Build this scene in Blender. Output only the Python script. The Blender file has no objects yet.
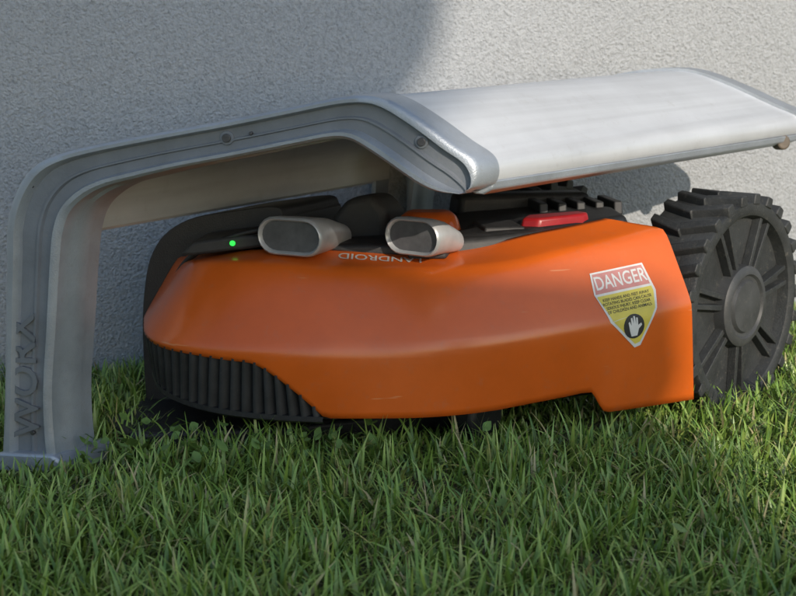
import bpy, bmesh, math, random
import numpy as np
from mathutils import Vector, Matrix
from mathutils.bvhtree import BVHTree
random.seed(4); np.random.seed(4)
U=0.01
scn=bpy.context.scene
scn.view_settings.view_transform='Standard'; scn.view_settings.look='None'; scn.view_settings.exposure=0

# ---------------------------------------------------------------- materials
def mat(name,col,rough=.5,metal=0,var=.12,nscale=40,bump=0,bscale=400,spec=.5,col2=None,coat=0,dirt=0,streak=0,scratch=0):
    m=bpy.data.materials.new(name); m.use_nodes=True
    nt=m.node_tree; N=nt.nodes; L=nt.links
    b=N['Principled BSDF']; b.inputs['Metallic'].default_value=metal
    b.inputs['Specular IOR Level'].default_value=spec
    b.inputs['Coat Weight'].default_value=coat
    b.inputs['Coat Roughness'].default_value=.15
    tc=N.new('ShaderNodeTexCoord')
    n1=N.new('ShaderNodeTexNoise'); n1.inputs['Scale'].default_value=nscale; n1.inputs['Detail'].default_value=5
    n1.inputs['Roughness'].default_value=.65
    L.new(tc.outputs['Object'],n1.inputs['Vector'])
    mx=N.new('ShaderNodeMix'); mx.data_type='RGBA'
    c2=col2 or tuple(c*(1-var*2) for c in col)
    mx.inputs[6].default_value=(*c2,1); mx.inputs[7].default_value=(*[min(1,c*(1+var)) for c in col],1)
    rp=N.new('ShaderNodeValToRGB'); rp.color_ramp.elements[0].position=.3; rp.color_ramp.elements[1].position=.7
    L.new(n1.outputs['Fac'],rp.inputs['Fac']); L.new(rp.outputs['Color'],mx.inputs[0])
    last=mx.outputs[2]
    def mixin(fac,amount,colr):
        nonlocal last
        ml=N.new('ShaderNodeMath'); ml.operation='MULTIPLY'; ml.inputs[1].default_value=amount
        L.new(fac,ml.inputs[0])
        mx2=N.new('ShaderNodeMix'); mx2.data_type='RGBA'; mx2.inputs[7].default_value=(*colr,1)
        L.new(ml.outputs[0],mx2.inputs[0]); L.new(last,mx2.inputs[6]); last=mx2.outputs[2]
    if dirt:
        n3=N.new('ShaderNodeTexNoise'); n3.inputs['Scale'].default_value=nscale*6; n3.inputs['Detail'].default_value=6
        n3.inputs['Roughness'].default_value=.8
        L.new(tc.outputs['Object'],n3.inputs['Vector'])
        r3=N.new('ShaderNodeValToRGB'); r3.color_ramp.elements[0].position=.56; r3.color_ramp.elements[1].position=.75
        L.new(n3.outputs['Fac'],r3.inputs['Fac']); mixin(r3.outputs['Color'],dirt,(.26,.24,.2))
    if scratch:
        sc=N.new('ShaderNodeMapping'); sc.inputs['Scale'].default_value=(.16,.16,1.6); sc.inputs['Rotation'].default_value=(.05,.07,0)
        L.new(tc.outputs['Object'],sc.inputs['Vector'])
        n5=N.new('ShaderNodeTexNoise'); n5.inputs['Scale'].default_value=120; n5.inputs['Detail'].default_value=2
        L.new(sc.outputs[0],n5.inputs['Vector'])
        r5=N.new('ShaderNodeValToRGB'); r5.color_ramp.elements[0].position=.735; r5.color_ramp.elements[1].position=.76
        L.new(n5.outputs['Fac'],r5.inputs['Fac']); mixin(r5.outputs['Color'],scratch,(.8,.42,.2))
    if streak:
        mp=N.new('ShaderNodeMapping'); mp.inputs['Rotation'].default_value=(0,0,math.radians(-52.1)); 
        sc=N.new('ShaderNodeMapping'); sc.inputs['Scale'].default_value=(.03,1,1)
        L.new(tc.outputs['Object'],mp.inputs['Vector']); L.new(mp.outputs[0],sc.inputs['Vector'])
        n4=N.new('ShaderNodeTexNoise'); n4.inputs['Scale'].default_value=90; n4.inputs['Detail'].default_value=4
        L.new(sc.outputs[0],n4.inputs['Vector'])
        r4=N.new('ShaderNodeValToRGB'); r4.color_ramp.elements[0].position=.3; r4.color_ramp.elements[1].position=.6
        v=1-streak; r4.color_ramp.elements[0].color=(v,v,v,1)
        L.new(n4.outputs['Fac'],r4.inputs['Fac'])
        m4=N.new('ShaderNodeMix'); m4.data_type='RGBA'; m4.blend_type='MULTIPLY'; m4.inputs[0].default_value=1
        L.new(last,m4.inputs[6]); L.new(r4.outputs[0],m4.inputs[7]); last=m4.outputs[2]
    L.new(last,b.inputs['Base Color'])
    mr=N.new('ShaderNodeMapRange'); mr.inputs['To Min'].default_value=rough*.8; mr.inputs['To Max'].default_value=min(1,rough*1.25)
    L.new(n1.outputs['Fac'],mr.inputs['Value']); L.new(mr.outputs['Result'],b.inputs['Roughness'])
    if bump:
        n2=N.new('ShaderNodeTexNoise'); n2.inputs['Scale'].default_value=bscale; n2.inputs['Detail'].default_value=3
        L.new(tc.outputs['Object'],n2.inputs['Vector'])
        bp=N.new('ShaderNodeBump'); bp.inputs['Strength'].default_value=bump; bp.inputs['Distance'].default_value=.001
        L.new(n2.outputs['Fac'],bp.inputs['Height']); L.new(bp.outputs['Normal'],b.inputs['Normal'])
    return m
M_frame=mat('frame_grey_paint',(.36,.40,.45),.36,metal=.4,var=.08,nscale=30,bump=.3,bscale=900,dirt=.4)
M_groove=mat('frame_groove',(.21,.235,.27),.48,metal=.3,var=.08,nscale=30,bump=.2,dirt=.4)
M_letters=mat('frame_letters',(.17,.19,.215),.5,metal=.2,var=.08,nscale=30)
M_orange=mat('orange_plastic',(.68,.125,.012),.30,var=.06,nscale=12,bump=.08,bscale=250,coat=.35,dirt=.16,scratch=.4)
M_black=mat('black_plastic',(.018,.019,.021),.5,var=.2,nscale=40,bump=.3,bscale=900,dirt=.15)
M_dock=mat('dock_plastic',(.03,.031,.034),.45,var=.2,nscale=25,bump=.3,bscale=700,dirt=.1)
M_dark=mat('dark_plastic',(.035,.037,.04),.55,var=.2,nscale=50,dirt=.15)
M_wheel=mat('wheel_plastic',(.034,.037,.038),.55,var=.2,nscale=25,bump=.4,bscale=500,dirt=.35)
M_hub=mat('wheel_hub_grey',(.055,.058,.06),.5,var=.15,nscale=40,dirt=.3)
M_silver=mat('sensor_silver',(.52,.54,.56),.35,metal=.3,var=.06,nscale=60,dirt=.15)
M_lens=mat('sensor_lens',(.12,.122,.13),.3,var=.15,nscale=80)
M_red=mat('red_plastic',(.34,.015,.02),.35,var=.1,nscale=60,dirt=.1)
M_white=mat('label_white',(.72,.72,.70),.45,var=.05,nscale=80,dirt=.15)
M_yellow=mat('label_yellow',(.72,.6,.10),.45,var=.05,nscale=80,dirt=.1)
M_pink=mat('label_red',(.58,.25,.23),.5,var=.08,nscale=80)
M_ink=mat('label_ink',(.03,.03,.03),.5,var=.1,nscale=80)
M_logo=mat('logo_white',(.6,.6,.58),.5,var=.1,nscale=80)
M_screw=mat('screw_metal',(.12,.12,.13),.4,metal=.8,var=.1,nscale=200)
M_cork=mat('knob_brown',(.16,.13,.10),.6,var=.2,nscale=80)
def led():
    m=bpy.data.materials.new('green_led'); m.use_nodes=True; b=m.node_tree.nodes['Principled BSDF']
    b.inputs['Base Color'].default_value=(.02,.5,.05,1); b.inputs['Emission Color'].default_value=(.05,1,.12,1); b.inputs['Emission Strength'].default_value=.9
    return m
M_led=led()
M_sheet=mat('sheet_panel',(.62,.65,.69),.34,metal=.2,var=.06,nscale=8,dirt=.2,bump=.15,bscale=60,streak=.14)

# ---------------------------------------------------------------- helpers
def empty(name):
    o=bpy.data.objects.new(name,None); scn.collection.objects.link(o); o.empty_display_size=.05; return o
def mesh(name,verts,faces,mats,parent=None,smooth=True,mi=None,bevel=0,auto=35,scale=U):
    me=bpy.data.meshes.new(name)
    me.from_pydata([(v[0]*scale,v[1]*scale,v[2]*scale) for v in verts],[],faces)
    if not isinstance(mats,(list,tuple)): mats=[mats]
    for m in mats: me.materials.append(m)
    if mi: me.polygons.foreach_set('material_index',mi)
    me.update()
    bm=bmesh.new(); bm.from_mesh(me); bmesh.ops.recalc_face_normals(bm,faces=bm.faces)
    if auto and smooth:
        for f in bm.faces: f.smooth=True
        a=math.radians(auto)
        for e in bm.edges:
            if len(e.link_faces)==2 and e.calc_face_angle(0)>a: e.smooth=False
    bm.to_mesh(me); bm.free()
    o=bpy.data.objects.new(name,me); scn.collection.objects.link(o)
    if parent: o.parent=parent
    if bevel:
        b=o.modifiers.new('b','BEVEL'); b.width=bevel*U; b.segments=3; b.limit_method='ANGLE'; b.angle_limit=math.radians(40)
        b.harden_normals=False
    return o
def V(*a): return Vector(a)
def prism(name,pts,z0,z1,m,parent,bevel=.3,inset=0):
    n=len(pts); c=sum((Vector(p[:2]) for p in pts),Vector((0,0)))/n
    f0=z0 if callable(z0) else (lambda x,y:z0); f1=z1 if callable(z1) else (lambda x,y:z1)
    vs=[(p[0],p[1],f0(*p[:2])) for p in pts]
    for p in pts:
        d=(c-Vector(p[:2])); q=Vector(p[:2])+d.normalized()*inset
        vs.append((q[0],q[1],f1(q[0],q[1])))
    fs=[tuple(range(n))[::-1],tuple(range(n,2*n))]+[(i,(i+1)%n,n+(i+1)%n,n+i) for i in range(n)]
    return mesh(name,vs,fs,m,parent,bevel=bevel)
def extr(name,pts,vec,m,parent,bevel=.2):
    n=len(pts); vec=Vector(vec)
    vs=[Vector(p) for p in pts]+[Vector(p)+vec for p in pts]
    fs=[tuple(range(n))[::-1],tuple(range(n,2*n))]+[(i,(i+1)%n,n+(i+1)%n,n+i) for i in range(n)]
    return mesh(name,vs,fs,m,parent,bevel=bevel)
def cr(keys,k):
    P=[Vector(p) for p in keys]; P=[P[0]*2-P[1]]+P+[P[-1]*2-P[-2]]; out=[]
    for i in range(1,len(P)-2):
        a,b,c,d=P[i-1:i+3]
        for j in range(k):
            t=j/k
            out.append(.5*((2*b)+(c-a)*t+(2*a-5*b+4*c-d)*t*t+(3*b-a-3*c+d)*t**3))
    out.append(P[-2].copy()); return out
def cyl(name,c,axis,r,h,m,parent,n=24,bevel=.05,r2=None):
    axis=Vector(axis).normalized(); q=axis.to_track_quat('Z','Y'); c=Vector(c); r2=r if r2 is None else r2
    vs=[c+q@Vector((r*math.cos(a),r*math.sin(a),0)) for a in [2*math.pi*i/n for i in range(n)]]
    vs+=[c+q@Vector((r2*math.cos(a),r2*math.sin(a),h)) for a in [2*math.pi*i/n for i in range(n)]]
    fs=[tuple(range(n))[::-1],tuple(range(n,2*n))]+[(i,(i+1)%n,n+(i+1)%n,n+i) for i in range(n)]
    return mesh(name,vs,fs,m,parent,bevel=bevel)

# ---------------------------------------------------------------- camera
cam=bpy.data.cameras.new('camera'); co=bpy.data.objects.new('camera',cam); scn.collection.objects.link(co)
co.location=(0,0,.39); co.rotation_euler=(math.radians(90-11),0,0)
cam.lens=67.84; cam.sensor_width=36; cam.clip_start=.01; cam.clip_end=500
cam.dof.use_dof=True; cam.dof.focus_distance=1.30; cam.dof.aperture_fstop=14
scn.camera=co

# ---------------------------------------------------------------- light
SD=Vector((10,-20,9.2)).normalized()
sun=bpy.data.lights.new('sun','SUN'); so=bpy.data.objects.new('sun',sun); scn.collection.objects.link(so)
sun.energy=3.7; sun.angle=math.radians(.4); sun.color=(1,.88,.74)
so.rotation_euler=SD.to_track_quat('Z','Y').to_euler(); so.location=(1,-2,3)
w=bpy.data.worlds.new('World'); scn.world=w; w.use_nodes=True
nt=w.node_tree; sk=nt.nodes.new('ShaderNodeTexSky'); sk.sky_type='NISHITA'; sk.sun_disc=False
sk.sun_elevation=math.asin(SD.z); sk.sun_rotation=math.atan2(SD.x,SD.y)
sk.air_density=1.4; sk.dust_density=1.2; sk.ozone_density=4.0
nt.links.new(sk.outputs[0],nt.nodes['Background'].inputs[0]); nt.nodes['Background'].inputs[1].default_value=.15

# ---------------------------------------------------------------- ground
def groundmat():
    return mat('soil_thatch',(.08,.085,.035),.95,nscale=30,var=.3,col2=(.025,.022,.011),bump=.8,bscale=120)
xs=np.concatenate([[-60,-20,-6],np.linspace(-2,2.4,60),[6,20,60]]); ys=np.concatenate([[-60,-20,-6,-1],np.linspace(.2,2.6,40),[6,20,60]])
vs=[];fs=[]
for y in ys:
    for x in xs:
        z=0.004*math.sin(x*9+1)*math.sin(y*7)+.003*math.sin(x*23+y*17) if abs(x)<3 and 0<y<3 else 0
        vs.append((x,y,z))
W_=len(xs)
for j in range(len(ys)-1):
    for i in range(W_-1): fs.append((j*W_+i,j*W_+i+1,(j+1)*W_+i+1,(j+1)*W_+i))
mesh('lawn_ground',vs,fs,groundmat(),scale=1)

# ---------------------------------------------------------------- wall
def stucco():
    m=bpy.data.materials.new('stucco'); m.use_nodes=True; N=m.node_tree.nodes; L=m.node_tree.links; b=N['Principled BSDF']
    b.inputs['Roughness'].default_value=.92
    tc=N.new('ShaderNodeTexCoord')
    def noise(s,d=5,r=.6):
        x=N.new('ShaderNodeTexNoise'); x.inputs['Scale'].default_value=s; x.inputs['Detail'].default_value=d; x.inputs['Roughness'].default_value=r
        L.new(tc.outputs['Object'],x.inputs['Vector']); return x
    big=noise(2.5); mid=noise(60); fine=noise(250,4,.7)
    mx=N.new('ShaderNodeMix'); mx.data_type='RGBA'; mx.inputs[6].default_value=(.46,.485,.51,1); mx.inputs[7].default_value=(.56,.585,.61,1)
    L.new(big.outputs['Fac'],mx.inputs[0])
    mx2=N.new('ShaderNodeMix'); mx2.data_type='RGBA'; mx2.blend_type='MULTIPLY'; mx2.inputs[0].default_value=.6
    rp=N.new('ShaderNodeValToRGB'); rp.color_ramp.elements[0].position=.32; rp.color_ramp.elements[1].position=.56
    rp.color_ramp.elements[0].color=(.52,.52,.52,1)
    L.new(fine.outputs['Fac'],rp.inputs['Fac']); L.new(mx.outputs[2],mx2.inputs[6]); L.new(rp.outputs['Color'],mx2.inputs[7])
    L.new(mx2.outputs[2],b.inputs['Base Color'])
    a=N.new('ShaderNodeMath'); a.operation='MULTIPLY_ADD'; a.inputs[1].default_value=.4
    L.new(mid.outputs['Fac'],a.inputs[0]); L.new(fine.outputs['Fac'],a.inputs[2])
    vo=N.new('ShaderNodeTexVoronoi'); vo.inputs['Scale'].default_value=330; L.new(tc.outputs['Object'],vo.inputs['Vector'])
    a2=N.new('ShaderNodeMath'); a2.operation='MULTIPLY_ADD'; a2.inputs[1].default_value=-.35
    L.new(vo.outputs['Distance'],a2.inputs[0]); L.new(a.outputs[0],a2.inputs[2])
    bp=N.new('ShaderNodeBump'); bp.inputs['Strength'].default_value=1; bp.inputs['Distance'].default_value=.0045
    L.new(a2.outputs[0],bp.inputs['Height']); L.new(bp.outputs['Normal'],b.inputs['Normal'])
    return m
wd=Vector((1,.38,0)).normalized(); wn=Vector((-wd.y,wd.x,0)); w0=Vector((-26,160,0))
a=w0-wd*700; b_=w0+wd*700
vs=[a+V(0,0,-10),b_+V(0,0,-10),b_+V(0,0,290),a+V(0,0,290)]
vs+= [v+wn*25 for v in vs]
mesh('stucco_wall',vs,[(0,1,2,3),(7,6,5,4),(0,4,5,1),(1,5,6,2),(2,6,7,3),(3,7,4,0)],stucco(),smooth=False)

# ---------------------------------------------------------------- unseen board added behind the camera, outline notched to shape the big shadow
prof=[(92,138),(92,122),(90,112),(80,99),(62,84),(61,79),(68,76.5),(92,76),(94,67),(88,58),(78,48),(72,32),(72,-260),(0,-260),(0,138)]
k0=Vector((10,-20,9.2))/20
vs=[]
for q,wz in prof:
    p=V(q,0,wz)+k0*430; p.z=max(p.z,-5); vs.append(p)
nn=len(vs); vs+=[v+V(-8,-16,0) for v in vs]
mesh('shadow_board',vs,[tuple(range(nn)),tuple(range(nn,2*nn))[::-1]]+[(i,(i+1)%nn,nn+(i+1)%nn,nn+i) for i in range(nn)],mat('shadow_board_paint',(.68,.70,.72),.8,nscale=3,var=.05),smooth=False)

# ---------------------------------------------------------------- garage (two arched side frames + curved panel)
garage=empty('mower_garage')
ST=[((-34.6,-1),(-28.6,-1)),((-34.2,.8),(-29.3,.8)),((-33.7,6.1),(-29.5,6.3)),((-33.3,12.2),(-28.9,12.4)),((-32.9,18.2),(-28.3,18.2)),((-32.7,21.2),(-27.9,20.7)),((-31.9,23.7),(-27.2,22.4)),((-30.5,25.8),(-25.8,23.7)),((-28.4,27.0),(-24,24.6)),((-25.1,27.9),(-21.4,25.3)),((-20.1,28.9),(-17.7,26.2)),((-14.3,30),(-12.7,27.2)),((-8.6,31.2),(-8,28.2)),((-4.8,32),(-5.4,28.7)),((-2.4,32.2),(-4.0,28.6)),((-.6,31.7),(-2.8,28)),((1.8,30.2),(-1.1,26.9)),((4.1,28.5),(.5,25.8)),((5.7,27.4),(1.8,25)),((6.2,26.3),(3.0,24.6)),((6.0,25.2),(4.1,24.5)),((5.3,24.7),(4.8,24.45))]
ED=Vector((.614,.789,0))
DT=60
def FP(x,z,d=0):
    # the two arms splay slightly: the far one is a little longer
    t=d/DT; s=-4.2+6.9*min(1,max(0,(x+5)/11)) if x>-20 else -4.2
    x2=x+s*t
    return Vector((x2,123.3-.155*(x2+31),z+.25*t))+ED*d
def smooth2(lst,k):
    return cr([Vector((p[0],p[1],0)) for p in lst],k)
Oc=smooth2([s[0] for s in ST],5); Ic=smooth2([s[1] for s in ST],5)
cross=[(0,5.0),(0,.5),(.03,.15),(.09,0),(.17,0),(.21,.25),(.23,.7),(.50,.75),(.52,.5),(.56,.5),(.58,.75),(.80,.75),(.83,.25),(.86,0),(.94,0),(1,.25),(1.0,1.6),(1.05,1.9),(1.05,3.4),(1.0,3.7),(1,5.0),(.9,5.0),(.88,1.3),(.12,1.3),(.1,5.0)]
def frame(name,d0,sgn):
    vs=[];fs=[];mi=[]
    nc=len(cross)
    for o,i in zip(Oc,Ic):
        t=min(1,max(0,(o.x+22)/16)); ks=1-.42*t
        for wv,d in cross:
            dd=d if d<1.35 else 1.3+(d-1.3)*(5*ks-1.3)/3.7
            p=o.lerp(i,wv); vs.append(FP(p.x,p.y,d0+sgn*dd))
    for s in range(len(Oc)-1):
        for c in range(nc):
            c2=(c+1)%nc
            fs.append((s*nc+c,s*nc+c2,(s+1)*nc+c2,(s+1)*nc+c)); mi.append(1 if 6<=c<=10 else 0)
    L=(len(Oc)-1)*nc
    fs.append(tuple(range(nc))[::-1]); mi.append(0)
    fs.append(tuple(L+c for c in range(nc))); mi.append(0)
    return mesh(name,vs,fs,[M_frame,M_groove],garage,mi=mi,auto=32)
frame('near_side_frame',0,1)
frame('far_side_frame',DT,-1)
prof=[(-32.55,19.6)]+[(p.x,p.y) for p in Oc[21:]]
def offs(pr,dd):
    out=[]
    for i,p in enumerate(pr):
        a=Vector(pr[max(0,i-1)]); b2=Vector(pr[min(len(pr)-1,i+1)]); t=(b2-a).normalized(); nrm=Vector((t.y,-t.x))
        out.append(Vector(p)+nrm*dd)
    return out
po=offs(prof,.28); pi_=offs(prof,.62)
ds=[2.6,3.2]+list(np.linspace(8,DT-7,12))+[DT-2.6]
vs=[];fs=[]
for d in ds:
    for p in po: vs.append(FP(p.x,p.y,d))
    for p in pi_: vs.append(FP(p.x,p.y,d))
n1=len(po); n2=2*n1
for j in range(len(ds)-1):
    for i in range(n1-1):
        fs.append((j*n2+i,j*n2+i+1,(j+1)*n2+i+1,(j+1)*n2+i)); fs.append((j*n2+n1+i,(j+1)*n2+n1+i,(j+1)*n2+n1+i+1,j*n2+n1+i+1))
    for i in (0,n1-1): fs.append((j*n2+i,j*n2+n1+i,(j+1)*n2+n1+i,(j+1)*n2+i))
mesh('curved_panel',vs,fs,M_sheet,garage,auto=50)
lp=[(5.85,25.3),(5.75,24.6),(5.0,24.15),(4.2,24.2),(4.2,24.6),(5.0,24.9)]
vs=[FP(x,z,2.8) for x,z in lp]+[FP(x,z,DT-2.8) for x,z in lp]; nl=len(lp)
mesh('front_lip',vs,[tuple(range(nl))[::-1],tuple(range(nl,2*nl))]+[(i,(i+1)%nl,nl+(i+1)%nl,nl+i) for i in range(nl)],M_frame,garage,bevel=.15)
foot=[(-34.9,-.2),(-28.4,-.2),(-28.6,.9),(-29.3,1.5),(-34.2,1.5),(-34.9,.9)]
extr('foot_flange',[FP(x,z,0)-ED*.35 for x,z in foot],ED*6.4,M_frame,garage,bevel=.25)
nF=Vector((-.153,-.988,0))
for i,(x,z,r) in enumerate([(-14.2,28.6,.36),(1.4,28.5,.34),(-31.2,23.6,.16),(-30.6,24.4,.14),(-12.2,29.0,.14),(-31.6,3.2,.2),(-30.4,-.0,.3)]):
    p=FP(x,z,.8); cyl('screw_%d'%(i+1),p,nF,r,.45,M_screw,garage,n=16,bevel=.04)
    if r>.32: cyl('screw_boss_%d'%(i+1),p,nF,r*1.6,.25,M_groove,garage,n=20,bevel=.05)
cyl('knob',(40.6,160.9,24.7),(0.3,-.9,.1),.8,1.4,M_cork,garage,bevel=.2)
cyl('knob_stem',(40.8,161.8,24.5),(0,0,1),.5,1.8,M_frame,garage,bevel=.1)
def text(name,body,size,m,parent,mtx,ext=.0):
    c=bpy.data.curves.new(name,'FONT'); c.body=body; c.size=size; c.align_x='CENTER'; c.align_y='CENTER'; c.extrude=ext; c.offset=.012*size; c.resolution_u=3
    o=bpy.data.objects.new(name,c); scn.collection.objects.link(o)
    dg=bpy.context.evaluated_depsgraph_get(); me=bpy.data.meshes.new_from_object(o.evaluated_get(dg)); bpy.data.objects.remove(o)
    me.transform(mtx); me.transform(Matrix.Scale(U,4)); me.materials.clear(); me.materials.append(m)
    o=bpy.data.objects.new(name,me); scn.collection.objects.link(o)
    if parent:o.parent=parent
    return o
fx=Vector((.988,-.153,0)); 
R=Matrix((( 0*fx.x+0, -fx.x, nF.x,0),(0,-fx.y,nF.y,0),(1,0,nF.z,0),(0,0,0,1)))
p=FP(-31.9,8.2,.45); R.translation=p
text('embossed_letters','WORX',3.4,M_letters,garage,R,ext=.15)

# ---------------------------------------------------------------- mower
mower=empty('robot_lawn_mower')
K=[ # bottom, crease, rim
((-23.5,140,6),(-24.2,139,10),(-21,141,15.6)),
((-22.6,134.8,5.6),(-23,132.9,10),(-19.6,135.7,16.1)),
((-21,131,5),(-20.9,129.2,10),(-18.0,132.5,16.55)),
((-17.5,128,4.5),(-17.1,126.8,10),(-14.8,130.7,16.8)),
((-12.9,126.6,4.1),(-12.7,125.5,10),(-11.2,129.7,16.8)),
((-7.2,125.6,4),(-8,125.1,10),(-6.8,129.3,16.6)),
((-1.6,125.4,4),(-2.2,125.5,10),(-.5,129.4,16.4)),
((3.6,126,4),(3.6,126,10.3),(5,130,16.4)),
((9,127.6,4.2),(9.2,127.2,10.6),(10.8,131.3,16.8)),
((16.4,130.2,5.0),(16,129.3,11.2),(16.3,133.1,17.7)),
((19.6,131.4,3),(20.3,131.3,11.6),(20.6,135,18.3)),
((27.6,135.6,3),(26.8,134.2,12.5),(24.6,137,18.9))]
KN=8
cols=[cr([k[r] for k in K],KN) for r in range(3)]
for i,p in enumerate(cols[0]):
    if i>8*KN:
        s=i/KN-8
        if s<=1: p.z=4.2+.8*s
        elif s<=1.25: p.z=5.0
        elif s<=1.8: p.z=5.0-2.0*(s-1.25)/.55
        else: p.z=3
cen=Vector((3,143,0))
def chaikin(P,it=3):
    for _ in range(it):
        Q=[P[0]]
        for a,b in zip(P[:-1],P[1:]): Q+= [a.lerp(b,.25),a.lerp(b,.75)]
        Q.append(P[-1]); P=Q
    return P
def resample(P,n,g=0,g1=1):
    d=[0]
    for a,b in zip(P[:-1],P[1:]): d.append(d[-1]+(b-a).length)
    T=d[-1]; out=[]
    for i in range(n):
        t=(g+(g1-g)*i/(n-1))*T
        j=0
        while j<len(d)-2 and d[j+1]<t: j+=1
        f=(t-d[j])/max(1e-9,d[j+1]-d[j]); out.append(P[j].lerp(P[j+1],min(1,f)))
    return out
profs=[]; NC=len(cols[0])
for B,Cc,Rr in zip(*cols):
    inw=(cen-V(Rr.x,Rr.y,0)).normalized(); R3=Rr+inw*5.5+V(0,0,.75)
    profs.append(chaikin([B,B.lerp(Cc,.5),B.lerp(Cc,.95),Cc.lerp(Rr,.05),Cc.lerp(Rr,.55)+inw*.0,Cc.lerp(Rr,.95),Rr+inw*.35+V(0,0,.08),Rr.lerp(R3,.5),R3]))
def gcut(i):
    s=i/KN
    if s<=3.95: return .25
    if s<5.15:
        t=(s-3.95)/1.2
        return .25*(1-t**1.6) 
    return 0
NR=34
vs=[];fs=[]
for i,P in enumerate(profs): vs+=resample(P,NR,gcut(i),1)
for i in range(NC-1):
    for j in range(NR-1): fs.append((i*NR+j,(i+1)*NR+j,(i+1)*NR+j+1,i*NR+j+1))
e0=(NC-1)*NR
far=[[(23.5,140.5,3),(23,140,12.5),(21.3,141.5,18)],[(16,157,4),(16,157,12),(14.5,155,16.8)],[(2,158,5),(2,158,12),(3,155,16.5)],[(-14,150,5.5),(-14.5,150,11),(-11,147,16)],[(-23.5,140,6),(-24.2,139,10),(-21,141,15.6)]]
base=len(vs)
for B,Cc,Rr in far:
    B,Cc,Rr=map(Vector,(B,Cc,Rr)); inw=(cen-V(Rr.x,Rr.y,0)).normalized(); R3=Rr+inw*5.5+V(0,0,.3)
    P=chaikin([B,B.lerp(Cc,.5),Cc,Cc.lerp(Rr,.5),Rr,Rr.lerp(R3,.5),R3]); vs+=resample(P,NR)
prev=e0
for k in range(len(far)):
    cur=base+k*NR
    for j in range(NR-1): fs.append((prev+j,cur+j,cur+j+1,prev+j+1))
    prev=cur
shell=mesh('orange_shell',vs,fs,M_orange,mower,auto=50)
sm=shell.modifiers.new('s','SOLIDIFY'); sm.thickness=.25*U; sm.offset=-1
shell_bvh=BVHTree.FromPolygons([Vector(v)for v in vs],fs)
def inward(P): 
    p=P[0]; return (cen-V(p.x,p.y,0)).normalized()
G1=int(5.2*KN)
vs=[];fs=[];NG=8
for i in range(0,G1+1):
    g=max(.01,gcut(i)+.03); inw=inward(profs[i])
    vs+=[p+inw*.9 for p in resample(profs[i],NG,0,g)]
for i in range(G1):
    for j in range(NG-1): fs.append((i*NG+j,(i+1)*NG+j,(i+1)*NG+j+1,i*NG+j+1))
mesh('grille_backing',vs,fs,M_black,mower)
def prof_at(s):
    i=int(s); f=s-i; i2=min(i+1,NC-1); return [a.lerp(b,f) for a,b in zip(profs[i],profs[i2])]
acc=[0]
for i in range(G1): acc.append(acc[-1]+(profs[i+1][6]-profs[i][6]).length)
def s_at(L):
    for i in range(len(acc)-1):
        if acc[i+1]>=L: return i+(L-acc[i])/(acc[i+1]-acc[i])
    return len(acc)-1.001
vs=[];fs=[]
L=.6
while L<acc[-1]-.5:
    sa,sb=s_at(L-.24),s_at(L+.24)
    g=gcut(s_at(L)); n0=len(vs)
    if g>.02:
        A=resample(prof_at(sa),7,0.0,g+.01); B=resample(prof_at(sb),7,0.0,g+.01); inw=inward(A)
        for a,b in zip(A,B):
            o=-inw*.02
            vs+=[a+inw*1.0,a+o+inw*.1,a.lerp(b,.3)+o,a.lerp(b,.7)+o,b+o+inw*.1,b+inw*1.0]
        for j in range(6):
            for c in range(5): fs.append((n0+j*6+c,n0+j*6+c+1,n0+(j+1)*6+c+1,n0+(j+1)*6+c))
    L+=1.05
mesh('grille_slats',vs,fs,M_dark,mower,auto=60)
vs=[];fs=[]
for i in range(0,G1+1):
    p=profs[i][0]; inw=inward(profs[i]); 
    for dx,dz in ((-.05,.1),(-.05,-.35),(.4,-.6),(2.5,-.7),(2.5,.1)): vs.append(p+inw*dx+V(0,0,dz))
for i in range(G1):
    for c in range(5): fs.append((i*5+c,i*5+(c+1)%5,(i+1)*5+(c+1)%5,(i+1)*5+c))
mesh('bumper_bar',vs,fs,M_black,mower)
prism('chassis',[(-20,135),(-12,131.5),(0,130.5),(10,132.5),(19,136.5),(21,142),(15,155),(2,155),(-13,149),(-20,140)],3.2,13.5,M_black,mower,bevel=.5,inset=1.0)
prism('top_deck',[(-15,136.5),(-6,134.5),(2,134),(9,135.3),(19,139),(21,142.5),(14,156),(3,155.5),(-11,147.5)],15.6,lambda x,y:17.3+.06*(x+8),M_dark,mower,bevel=.4,inset=.5)
prism('control_housing',[(4.5,136.5),(10,136.5),(17.5,139.2),(23,143),(22.5,149),(17,156),(8,156),(4,148)],17,lambda x,y:18.3+.055*(x-4)+.02*(y-140),M_black,mower,bevel=.45,inset=1.2)
prism('keypad',[(8,137.8),(12,138.3),(11,143.5),(7,143)],18.3,18.85,M_dark,mower,bevel=.15,inset=.3)
for i in range(5):
    x=14+i*1.9; y=147+i*.4
    prism('vent_rib_%d'%(i+1),[(x,y),(x+.9,y+.2),(x-.2,y+6),(x-1.1,y+5.8)],18.6,19.9,M_dark,mower,bevel=.15,inset=.2)
prism('rear_handle',[(6,150),(20,152.5),(19,155),(5,153)],18,20.4,M_black,mower,bevel=.6,inset=.3)
prism('stop_button',[(11.4,139.8),(13,138.9),(17.6,140.6),(18.4,141.8),(17.6,143.2),(12,142)],18.2,lambda x,y:19.5+.05*(x-12),M_red,mower,bevel=.3,inset=.3)
prism('orange_cap',[(-.8,139.5),(1,137.5),(4.5,137.5),(6.5,139.5),(6,143),(0,143)],17,20.1,M_orange,mower,bevel=.9,inset=1.0)
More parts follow.
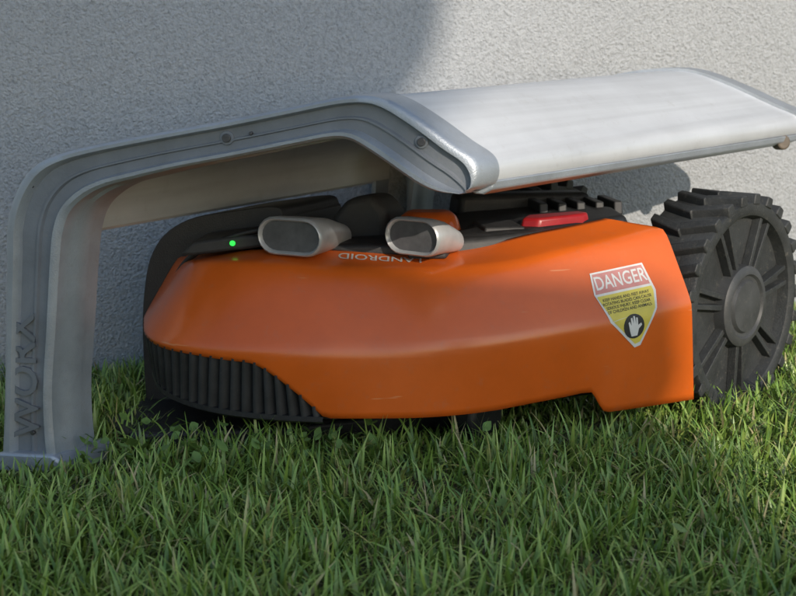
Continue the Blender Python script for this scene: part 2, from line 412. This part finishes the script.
def stadium(w,h,n=10):
    r=h/2; pts=[]
    for i in range(n+1):
        a=-math.pi/2+math.pi*i/n; pts.append((w/2-r+r*math.cos(a),r*math.sin(a)))
    for i in range(n+1):
        a=math.pi/2+math.pi*i/n; pts.append((-w/2+r+r*math.cos(a),r*math.sin(a)))
    return pts
def sensor(name,c,d,w,h,depth,tail,mt):
    d=Vector(d).normalized(); c=Vector(c); side=V(0,0,1).cross(d).normalized(); up=d.cross(side)
    seq=[(.80,-.28,0,0),(.84,-.02,0,0),(.92,.12,0,0),(1.0,0,0,0),(1.03,-.25,0,0),(1.0,-1.2,-.05,0),(.9,-depth*.5,-.3,tail*.4),(.62,-depth,-1.0,tail)]
    st=stadium(w,h); n=len(st); vs=[];fs=[];mi=[]
    for sc,al,dz,sx in seq:
        for x,y in st:
            yy=y*sc; xx=x*(sc if al<-2 else (w/2-(1-sc)*h/2)/(w/2))
            vs.append(c+side*(xx+sx)+up*yy+V(0,0,dz)+d*al)
    for k in range(len(seq)-1):
        for i in range(n): fs.append((k*n+i,k*n+(i+1)%n,(k+1)*n+(i+1)%n,(k+1)*n+i)); mi.append(0)
    fs.append(tuple(range(n))); mi.append(1)
    fs.append(tuple((len(seq)-1)*n+i for i in range(n))); mi.append(0)
    return mesh(name,vs,fs,[mt,M_lens],mower,mi=mi,auto=50)
sensor('ultrasonic_sensor_1',(-9.6,130.8,19.05),(-.44,-.9,-.02),6.5,3.35,8,0,M_silver)
sensor('ultrasonic_sensor_2',(1.2,130.8,19.05),(-.60,-.80,-.02),5.9,3.3,5.5,0,M_silver)
for i,(x,y) in enumerate(((-8.8,133.2),(2.6,133.4))):
    prism('sensor_mount_%d'%(i+1),[(x-1.8,y-1),(x+1.8,y-1),(x+2.4,y+2.5),(x-1.4,y+2.5)],16.8,18.2,M_dark,mower,bevel=.3,inset=.3)
prism('sensor_bridge',[(-11,133.5),(4,133.5),(5,137),(-10,137)],16.8,18.0,M_black,mower,bevel=.4,inset=.3)
def wheel(name,c,ax,R=10.5,T=5.2,lugs=22):
    par=mower
    ax=Vector(ax).normalized(); up=V(0,0,1); fw=up.cross(ax).normalized(); c=Vector(c)
    def P(x,z,d): return c+fw*x+up*z+ax*d
    seg=96; Rr=R-.8
    pr=[(Rr*.0,-1.3),(Rr*.84,-1.3),(Rr*.87,-.25),(Rr*.91,0),(Rr*.985,-.1),(Rr,-.35),(Rr,-T),(Rr*.9,-T),(Rr*.85,-T+1.5),(0,-T+1.5)]
    vs=[];fs=[]
    for r,d in pr:
        for i in range(seg):
            a=2*math.pi*i/seg; vs.append(P(max(r,.01)*math.cos(a),max(r,.01)*math.sin(a),d))
    for k in range(len(pr)-1):
        for i in range(seg): fs.append((k*seg+i,k*seg+(i+1)%seg,(k+1)*seg+(i+1)%seg,(k+1)*seg+i))
    mesh(name+'_rim',vs,fs,M_wheel,par,auto=40)
    vs=[];fs=[]
    for i in range(lugs):
        for half in (0,1):
            a0=2*math.pi*(i+half*.5)/lugs; da=2*math.pi/lugs*.22
            d0,d1=(0.05,-T*.52) if half==0 else (-T*.48,-T-.05); sk=.10*(1 if half==0 else -1)
            n0=len(vs)
            for d,s in ((d0,0),(d1,sk)):
                for r,wd_ in ((Rr-.25,1.15),(R-.15,.85),(R,.7)):
                    for sg in (-1,1):
                        a=a0+s+sg*da*wd_; vs.append(P(r*math.cos(a),r*math.sin(a),d))
            o=n0
            fs+=[(o,o+1,o+3,o+2),(o+2,o+3,o+5,o+4),(o+6,o+8,o+9,o+7),(o+8,o+10,o+11,o+9),(o+4,o+5,o+11,o+10),(o,o+2,o+8,o+6),(o+2,o+4,o+10,o+8),(o+1,o+7,o+9,o+3),(o+3,o+9,o+11,o+5),(o,o+6,o+7,o+1)]
    mesh(name+'_tread',vs,fs,M_wheel,par,auto=20,bevel=.12)
    vs=[];fs=[]
    for i in range(7):
        a=2*math.pi*(i+.25)/7
        ca,sa=math.cos(a),math.sin(a)
        for off in (-.55,.55):
            n0=len(vs)
            for r,wd_ in ((2.5,.28),(Rr*.88,.22)):
                for sx,d in ((-1.3,-1.4),(-1,-.6),(1,-.6),(1.3,-1.4)):
                    t=sx*wd_+off*(1.5 if r>3 else .8)
                    x=r*ca-t*sa; z=r*sa+t*ca; vs.append(P(x,z,d+.15))
            o=n0
            for k in range(3): fs.append((o+k,o+k+1,o+4+k+1,o+4+k))
            fs.append((o,o+1,o+2,o+3)); fs.append((o+4,o+5,o+6,o+7))
    mesh(name+'_spokes',vs,fs,M_wheel,par,bevel=.06)
    pr=[(4.1,-1.5),(4.0,-.2),(3.7,.05),(3.2,.1),(3.0,-.15),(2.7,-.2),(2.5,.15),(0.01,.25)]
    vs=[];fs=[];seg=48
    for r,d in pr:
        for i in range(seg):
            a=2*math.pi*i/seg; vs.append(P(r*math.cos(a),r*math.sin(a),d))
    for k in range(len(pr)-1):
        for i in range(seg): fs.append((k*seg+i,k*seg+(i+1)%seg,(k+1)*seg+(i+1)%seg,(k+1)*seg+i))
    mesh(name+'_hub',vs,fs,M_hub,par,auto=40)
lax=Vector((.743,-.669,0))
wheel('rear_wheel_near',(34.2,144.3,10.1),lax,R=11.1,T=7.0,lugs=26)
wheel('rear_wheel_far',(13.4,162.8,10.4),-lax)
cyl('axle',(29,148.9,10.4),-lax,2,18,M_black,mower)
def caster(name,c):
    c=Vector(c); ax=Vector((.8,-.6,0))
    cyl(name+'_wheel',c-ax*1.3,ax,2.6,2.6,M_black,mower,n=40,bevel=.6)
    cyl(name+'_post',c+V(0,0,1.5),(0,0,1),1.0,3,M_black,mower)
caster('front_caster_near',(7.2,132.5,2.4)); caster('front_caster_far',(-9,144,2.4))
cyl('cutting_disc',(4,147,2.2),(0,0,1),8,1.2,M_black,mower,n=40)

def project(o,dirv,lift):
    me=o.data; dirv=Vector(dirv).normalized()
    for v in me.vertices:
        p=v.co/U; hit=shell_bvh.ray_cast(p-dirv*6,dirv,20)
        if hit[0]:
            nrm=hit[1]; 
            if nrm.dot(dirv)>0:nrm=-nrm
            v.co=(hit[0]+nrm*lift)*U
def frameM(o,x,y):
    x=Vector(x).normalized(); z=x.cross(Vector(y)).normalized(); y=z.cross(x)
    m=Matrix(((x.x,y.x,z.x,o[0]),(x.y,y.y,z.y,o[1]),(x.z,y.z,z.z,o[2]),(0,0,0,1))); return m,z
def gridpoly(name,poly,m,M,z,lift,step=.25):
    bm=bmesh.new(); f=bm.faces.new([bm.verts.new((x,y,0)) for x,y in poly])
    xs=[p[0] for p in poly]; ys=[p[1] for p in poly]
    x=min(xs)+step
    while x<max(xs):
        bmesh.ops.bisect_plane(bm,geom=bm.verts[:]+bm.edges[:]+bm.faces[:],plane_co=(x,0,0),plane_no=(1,0,0)); x+=step
    y=min(ys)+step
    while y<max(ys):
        bmesh.ops.bisect_plane(bm,geom=bm.verts[:]+bm.edges[:]+bm.faces[:],plane_co=(0,y,0),plane_no=(0,1,0)); y+=step
    me=bpy.data.meshes.new(name); bm.to_mesh(me); bm.free(); me.materials.append(m)
    me.transform(M); me.transform(Matrix.Scale(U,4))
    o=bpy.data.objects.new(name,me); scn.collection.objects.link(o); o.parent=mower
    project(o,-z,lift); 
    for p in me.polygons:p.use_smooth=True
    return o
M,z=frameM((20.5,132.6,12.75),(.86,.42,.10),(-.05,.25,.96))
M=M@Matrix.Scale(1.07,4)
gridpoly('danger_label',[(-2.75,3.05),(2.45,3.05),(2.9,.6),(2.5,-.9),(.6,-3.7),(0,-3.8),(-2.2,-1.3),(-3.0,1.2)],M_white,M,z,.05)
gridpoly('danger_label_header',[(-2.6,2.9),(2.3,2.9),(2.55,1.2),(-2.85,1.2)],M_pink,M,z,.07)
gridpoly('danger_label_yellow',[(-1.9,-1.3),(2.3,-.85),(.55,-3.4),(.05,-3.5)],M_yellow,M,z,.07)
gridpoly('danger_label_yellow_band',[(-2.75,1.0),(2.6,1.0),(2.65,.55),(2.3,-.9),(-1.95,-1.25),(-2.8,.9)],M_yellow,M,z,.07)
t=text('danger_text','DANGER',1.62,M_white,mower,M@Matrix.Translation((-.12,2.03,0))@Matrix.Diagonal((.78,1,1,1))); project(t,-z,.09)
t=text('danger_text_lines','KEEP HANDS AND FEET AWAY\nROTATING BLADES CAN CAUSE\nSERIOUS INJURY. KEEP CLEAR\nOF CHILDREN AND ANIMALS',.36,M_ink,mower,M@Matrix.Translation((-.1,.05,0))@Matrix.Diagonal((.92,1,1,1))); project(t,-z,.09)
hand=[(-.35,-2.9),(.35,-2.9),(.55,-2.3),(.95,-2.0),(.85,-1.8),(.5,-1.95),(.5,-1.3),(.32,-1.25),(.25,-1.85),(.2,-1.1),(.02,-1.08),(-.02,-1.8),(-.12,-1.2),(-.3,-1.25),(-.27,-1.9),(-.45,-1.5),(-.6,-1.6),(-.5,-2.3)]
circ=[(.03+1.02*math.cos(2*math.pi*i/24),-2.0+1.02*math.sin(2*math.pi*i/24)) for i in range(24)]
gridpoly('danger_icon_disc',circ,M_ink,M,z,.09,.3)
gridpoly('danger_icon_hand',[(x*.85,y*.9-.2) for x,y in hand],M_white,M,z,.11,.3)
M2,z2=frameM((-1.6,132.2,17),(-1,0.02,0),(0,-1,.1))
t=text('hood_lettering','LANDROID',1.9,M_logo,mower,M2@Matrix.Diagonal((.78,1,1,1))); project(t,(0,0,-1),.05)

# ---------------------------------------------------------------- charging dock
dock=empty('charging_dock')
oc=[(-24.4,-1),(-24.6,8),(-24.2,13),(-23.4,16),(-21.8,18.1),(-19.2,19.4),(-15.5,20.0),(-11.8,20.4),(-10.9,19.6),(-10.6,17),(-10.6,-1)]
oc2=cr([Vector((a,b,0)) for a,b in oc],4)
extr('dock_tower',[V(p.x,141,p.y) for p in oc2],V(5,9,0),M_dock,dock,bevel=.8)
ic=[(-21.8,10),(-21.5,14.5),(-19.8,16.7),(-16,17.8),(-11.5,18),(-11.2,10)]
extr('dock_recess',[V(a,140.6,b) for a,b in ic],V(.6,1,0),M_black,dock,bevel=.2)
extr('dock_arm',[V(-19.8,134.2,16.9),V(-18.6,134.2,18.1),V(-14,134.2,18.7),V(-11.8,134.2,18.7),V(-12,134.2,17.6),V(-15.5,134.2,17.2),V(-18.5,134.2,16.8)],V(1,6,0),M_dark,dock,bevel=.3)
cyl('dock_led',(-14.9,133.9,18.0),(-.2,-1,.2),.25,.3,M_led,dock,n=16)
prism('dock_base',[(-27,134),(-24,129),(-10,131),(10,140),(8,156),(-10,150),(-24,144)],-.5,1.6,M_black,dock,bevel=.4)
extr('dock_cable_guide',[V(-6.2,141,16),V(-6.4,141,19.4),V(-5,141,21.2),V(-2.6,141,21.6),V(-1.2,141,20),V(-1,141,16)],V(2,3,0),M_dark,dock,bevel=.7)
def cable(name,pts,r,m,parent):
    c=bpy.data.curves.new(name,'CURVE'); c.dimensions='3D'; c.bevel_depth=r*U; c.bevel_resolution=3
    s=c.splines.new('NURBS'); s.points.add(len(pts)-1); s.use_endpoint_u=True; s.order_u=4
    for p,q in zip(s.points,pts): p.co=(q[0]*U,q[1]*U,q[2]*U,1)
    c.materials.append(m); o=bpy.data.objects.new(name,c); scn.collection.objects.link(o); o.parent=parent
cable('dock_cable',[(-21.5,137.5,6),(-21.4,137,12),(-20.6,136.6,15),(-18,135,17.6),(-13.5,134.2,19.2),(-11,135,19.2)],.28,M_black,dock)

# ---------------------------------------------------------------- grass
def grassmat(name='grass_blade'):
    m=bpy.data.materials.new(name); m.use_nodes=True; N=m.node_tree.nodes; L=m.node_tree.links
    b=N['Principled BSDF']
    g=N.new('ShaderNodeNewGeometry'); rp=N.new('ShaderNodeValToRGB'); e=rp.color_ramp.elements
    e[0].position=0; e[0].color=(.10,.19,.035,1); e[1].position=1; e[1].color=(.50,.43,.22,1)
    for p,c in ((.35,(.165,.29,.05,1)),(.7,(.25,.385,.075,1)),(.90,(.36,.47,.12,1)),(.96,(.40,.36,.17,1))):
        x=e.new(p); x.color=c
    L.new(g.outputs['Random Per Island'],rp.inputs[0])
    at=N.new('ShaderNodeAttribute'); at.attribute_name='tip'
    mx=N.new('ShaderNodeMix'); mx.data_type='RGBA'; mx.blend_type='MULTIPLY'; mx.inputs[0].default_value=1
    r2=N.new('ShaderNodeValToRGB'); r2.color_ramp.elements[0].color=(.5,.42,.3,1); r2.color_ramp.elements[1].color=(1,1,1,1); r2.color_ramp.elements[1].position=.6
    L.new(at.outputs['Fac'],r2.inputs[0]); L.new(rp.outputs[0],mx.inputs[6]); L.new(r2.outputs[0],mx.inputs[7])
    L.new(mx.outputs[2],b.inputs['Base Color']); b.inputs['Roughness'].default_value=.38; b.inputs['Specular IOR Level'].default_value=.55
    return m
def blades(name,xy,hmin,hmax,wmin,wmax,segs=4,lean=.6):
    n=len(xy); x=xy[:,0];y=xy[:,1]
    cl=.5+.5*np.sin(x*.21+np.sin(y*.17)*2)*np.sin(y*.19+np.cos(x*.13)*2)
    h=(hmin+(hmax-hmin)*np.random.rand(n)**1.3)*(.7+.5*cl)*HS(x,y)
    wdt=wmin+(wmax-wmin)*np.random.rand(n)
    az=np.random.rand(n)*2*np.pi; ln=lean*np.abs(np.random.randn(n))*.75+.12; ln=np.minimum(ln,1.3)
    fa=az+np.pi/2+np.random.randn(n)*.4
    t=np.linspace(0,1,segs+1)
    co=np.zeros((n,(segs+1)*2,3)); tip=np.zeros((n,(segs+1)*2))
    for k,tt in enumerate(t):
        ang=ln*(.25+1.1*tt)
        r=h*tt*np.sin(np.minimum(ang*.9,1.5)); zz=h*tt*np.cos(ang*.75)
        cx=x+np.cos(az)*r; cy=y+np.sin(az)*r
        ww=wdt*.5*(1-.93*tt**2.2)*(.7+.3*min(1,tt*4))
        for s,sg in enumerate((-1,1)):
            co[:,2*k+s,0]=cx+sg*np.cos(fa)*ww; co[:,2*k+s,1]=cy+sg*np.sin(fa)*ww; co[:,2*k+s,2]=zz-.2
            tip[:,2*k+s]=tt
    nv=(segs+1)*2
    f=[]
    for k in range(segs): f.append([2*k,2*k+1,2*k+3,2*k+2])
    f=np.array(f)[None]+ (np.arange(n)*nv)[:,None,None]
    f=f.reshape(-1)
    me=bpy.data.meshes.new(name); me.vertices.add(n*nv); me.vertices.foreach_set('co',(co.reshape(-1)*U))
    me.loops.add(len(f)); me.loops.foreach_set('vertex_index',f.astype(np.int32))
    me.polygons.add(len(f)//4); me.polygons.foreach_set('loop_start',np.arange(0,len(f),4,dtype=np.int32))
    me.polygons.foreach_set('use_smooth',np.ones(len(f)//4,dtype=bool))
    at=me.attributes.new('tip','FLOAT','POINT'); at.data.foreach_set('value',tip.reshape(-1))
    me.update(calc_edges=True); me.validate()
    return me
def wallY(x): return 160+.38*(x+26)
def HS(x,y):
    body=((np.abs((x-3)*.9)<22)&(y>128)&(y<160))
    s=np.where(body,.45,1.0)
    s=np.where((np.hypot(x-27,y-128)<8),.8,s)
    s=np.where((x<-22)&(y<126)&(y>112),.55,s)
    s=np.where(y>148,.7,s)
    return s
def scatter(n,x0,x1,y0,y1,keep=lambda x,y:np.ones(len(x),bool)):
    x=np.random.uniform(x0,x1,n); y=np.random.uniform(y0,y1,n)
    k=(y<wallY(x)-.5)&keep(x,y)
    k&=~((np.abs((x-31.5)*.743-(y-146.8)*.669)<4.2)&(np.hypot(x-31.5,y-146.8)<4.5))
    k&=~((x<-28.5)&(x>-34.8)&(y>122.8)&(y<129))
    k&=~((x>-24)&(x<6)&(y>134)&(y<150))
    return np.stack([x[k],y[k]],1)
den=scatter(60000,-58,60,70,195)
far=scatter(18000,-190,200,20,230,lambda x,y:~((x>-58)&(x<60)&(y>70)))
me=blades('lawn_grass',np.concatenate([den,far]),1.6,4.7,.17,.40,lean=.9)
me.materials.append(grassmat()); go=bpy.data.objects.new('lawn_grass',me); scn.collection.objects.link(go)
und=scatter(36000,-58,60,75,190)
me=blades('lawn_undergrowth',und,1.0,2.6,.15,.30,segs=2,lean=1.3)
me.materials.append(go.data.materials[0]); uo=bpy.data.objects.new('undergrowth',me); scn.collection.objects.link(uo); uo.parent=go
def weeds():
    vs=[];fs=[]
    for i in range(150):
        if i<120: x=random.uniform(-27,-2); y=random.uniform(119,127)+random.random()*3
        else: x=random.uniform(-45,50); y=random.uniform(90,130)
        h=random.uniform(1.2,3.2); r=random.uniform(.25,.55); a=random.uniform(0,6.28)
        tx,ty=random.gauss(0,.5),random.gauss(0,.5)
        n0=len(vs); vs.append((x,y,h))
        for k in range(8):
            b=a+k*math.pi/4; rr=r*(1.15 if k%4==0 else .8)
            dx,dy=rr*math.cos(b),rr*math.sin(b); vs.append((x+dx,y+dy,h+dx*tx+dy*ty+.12*rr))
        for k in range(8): fs.append((n0,n0+1+k,n0+1+(k+1)%8))
    o=mesh('clover_leaves',vs,fs,mat('clover_leaf',(.13,.23,.055),.5,nscale=60,var=.25),go)
weeds()
